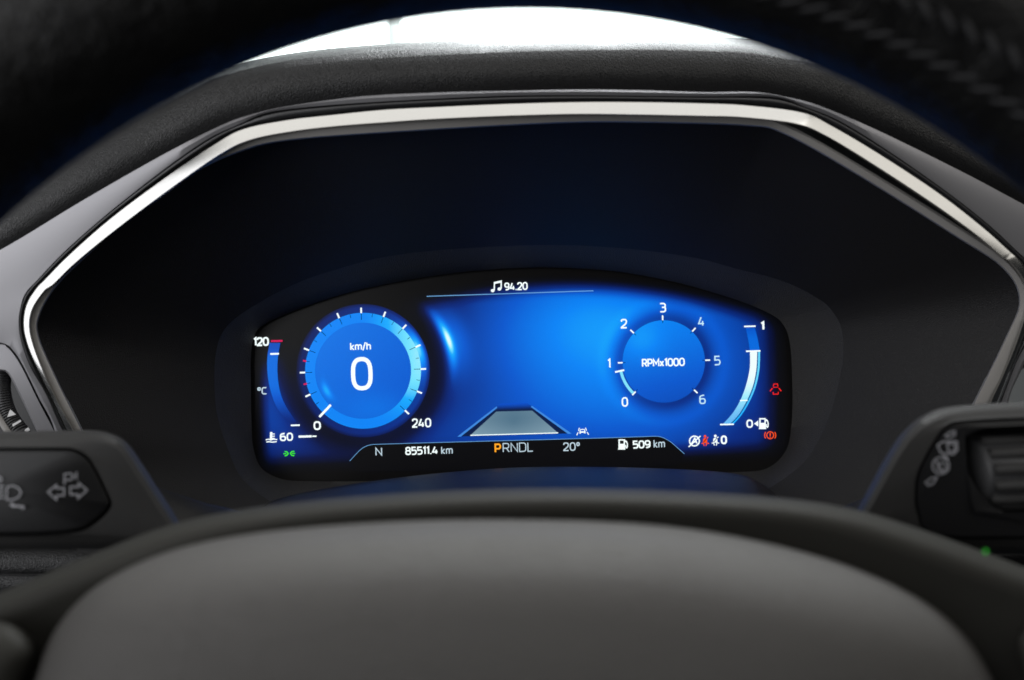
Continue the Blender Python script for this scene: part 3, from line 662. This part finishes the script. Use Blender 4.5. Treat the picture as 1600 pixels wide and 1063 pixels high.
icon('nozzle_symbol', [([(1477, 681), (1486, 675), (1492, 674), (1492, 680), (1482, 684)], 1.9, 1)], DR, rs)
icon('screen_symbol', [([(1465, 696), (1474, 690), (1495, 690), (1496, 703), (1490, 710), (1470, 708)], 2.1, 1), ([(1480, 693), (1492, 694), (1492, 705), (1482, 706)], 2, 1)], DR, rs)
icon('wiper_symbol', [([(1474, 712), (1482, 718)], 3, 0), (circ(1470, 728, 13, n=16), 2, 1), (circ(1472, 730, 7, n=12), 2, 1), ([(1462, 720), (1476, 740)], 2, 0)], DR, rs)
icon('spray_symbol', [([(1446, 754), (1456, 747), (1464, 746), (1458, 756), (1450, 759)], 1.9, 1)], DR, rs)
sweep('stem', [P(1480, 800, 0.222), P(1330, 850, 0.24), P(1120, 910, 0.25)], [0.014, 0.013, 0.016], M['stalk'], rs, 14)

# ------------------------------------------------------------------ steering wheel
wheel = thing('steering_wheel', P(805, 1164, 0.119), 'out-of-focus black leather steering wheel with smooth grey airbag cover', 'steering wheel')
TL, RC, TR = R(6), 0.1785, 0.0185
Wc = Vector((0.0008, 0.122, CAMZ + 0.0742 - 0.160 * math.cos(TL)))
ax_u = Vector((0, math.sin(TL), math.cos(TL))); ax_n = Vector((0, -math.cos(TL), math.sin(TL)))
v, f = [], []
NS, NT = 160, 28
for i in range(NS):
    a = 2 * math.pi * i / NS; dr = Vector((1, 0, 0)) * math.cos(a) + ax_u * math.sin(a)
    for k in range(NT):
        t = 2 * math.pi * k / NT
        v.append(Wc + dr * (RC + TR * math.cos(t)) + ax_n * TR * 0.9 * math.sin(t))
for i in range(NS):
    for k in range(NT):
        f.append((i * NT + k, ((i + 1) % NS) * NT + k, ((i + 1) % NS) * NT + (k + 1) % NT, i * NT + (k + 1) % NT))
rim = mesh('rim', v, f, M['rim'], wheel)
# sewn seam along the inside of the rim: one shared stitch, two slanted rows
M['thread'] = pbr('seam_thread', (0.026, 0.026, 0.028), 0.6)
sm_v, sm_f = [], []
for i in range(7):
    r_ = 0.00055 * math.sin(math.pi * (0.12 + 0.76 * i / 6)) ** 0.5
    for k in range(6):
        t = 2 * math.pi * k / 6; sm_v.append((-0.003 + 0.001 * i, r_ * math.cos(t), r_ * math.sin(t)))
for i in range(6):
    for k in range(6): sm_f.append((i * 6 + k, (i + 1) * 6 + k, (i + 1) * 6 + (k + 1) % 6, i * 6 + (k + 1) % 6))
sm_f += [tuple(range(6)), tuple(range(36, 42))]
stitch_me = None
for i in range(32):
    for row, (tt, sl) in enumerate(((R(150), 0.45), (R(128), -0.45))):
        a = R(28 + 120 * i / 73); dr = Vector((1, 0, 0)) * math.cos(a) + ax_u * math.sin(a); tg = -Vector((1, 0, 0)) * math.sin(a) + ax_u * math.cos(a)
        nn = (dr * math.cos(tt) + ax_n * math.sin(tt)).normalized(); bi = nn.cross(tg).normalized()
        p = Wc + dr * (RC + TR * math.cos(tt)) + ax_n * TR * 0.9 * math.sin(tt) + nn * 0.0002
        e1 = (tg * math.cos(sl) + bi * math.sin(sl)).normalized(); e2 = nn.cross(e1)
        if stitch_me is None:
            st_ = mesh('stitch', sm_v, sm_f, M['thread']); stitch_me = st_.data
        else:
            st_ = bpy.data.objects.new('stitch', stitch_me); sc.collection.objects.link(st_)
        st_.parent = rim
        st_.matrix_parent_inverse = Matrix.Identity(4)
        st_.matrix_basis = Matrix(((e1.x, e2.x, nn.x, p.x), (e1.y, e2.y, nn.y, p.y), (e1.z, e2.z, nn.z, p.z), (0, 0, 0, 1)))
def dome(name, pts, c, prof, mat):
    o_ = cr(pts, 8, True)
    return loft(name, [px3([(c[0] + (x - c[0]) * s, c[1] + (y - c[1]) * s) for x, y in o_], d) for s, d in prof], mat, wheel, True, True)
carrier = [(-420, 1080), (-200, 1005), (0, 926), (130, 872), (280, 816), (450, 786), (650, 769), (830, 763), (1000, 765), (1200, 776), (1330, 795), (1450, 831), (1600, 886), (1800, 960), (2020, 1050), (2060, 1300),
           (1700, 1650), (1200, 1800), (400, 1800), (-100, 1650), (-460, 1300)]
dome('hub', carrier, (805, 1250), [(1.0, 0.172), (0.992, 0.158), (0.978, 0.150), (0.958, 0.1465), (0.935, 0.1465), (0.915, 0.1470), (0.900, 0.1478), (0.6, 0.152)], M['carrier'])
bag = [(30, 1150), (52, 1063), (85, 985), (150, 915), (260, 862), (400, 832), (600, 815), (800, 811), (1000, 818), (1150, 838), (1300, 875), (1420, 925), (1500, 985), (1552, 1063), (1580, 1150), (1570, 1300), (1400, 1500), (800, 1560), (220, 1500), (30, 1300)]
dome('airbag_cover', bag, (805, 1200), [(1.0, 0.150), (0.995, 0.1430), (0.982, 0.1375), (0.958, 0.1320), (0.92, 0.1270), (0.85, 0.1218), (0.75, 0.1180), (0.6, 0.1155), (0.4, 0.1142), (0.2, 0.1138)], M['soft'])
for pts, cc in (([(-200, 1100), (-190, 1010), (-100, 975), (0, 968), (42, 985), (58, 1015), (40, 1063), (20, 1120), (-60, 1200)], (-60, 1070)),
                ([(1830, 1090), (1800, 1000), (1720, 968), (1625, 965), (1592, 985), (1585, 1015), (1600, 1063), (1630, 1120), (1700, 1190)], (1690, 1070))):
    dome('button_pad', pts, cc, [(1.0, 0.160), (0.97, 0.146), (0.9, 0.1415), (0.75, 0.139), (0.4, 0.138)], M['carrier'])
mesh('indicator_light', px3(circ(1540, 862, 3.2, n=14), 0.1455), [tuple(range(14))], glow('green_led', (60, 190, 60), 0.8), wheel, False)
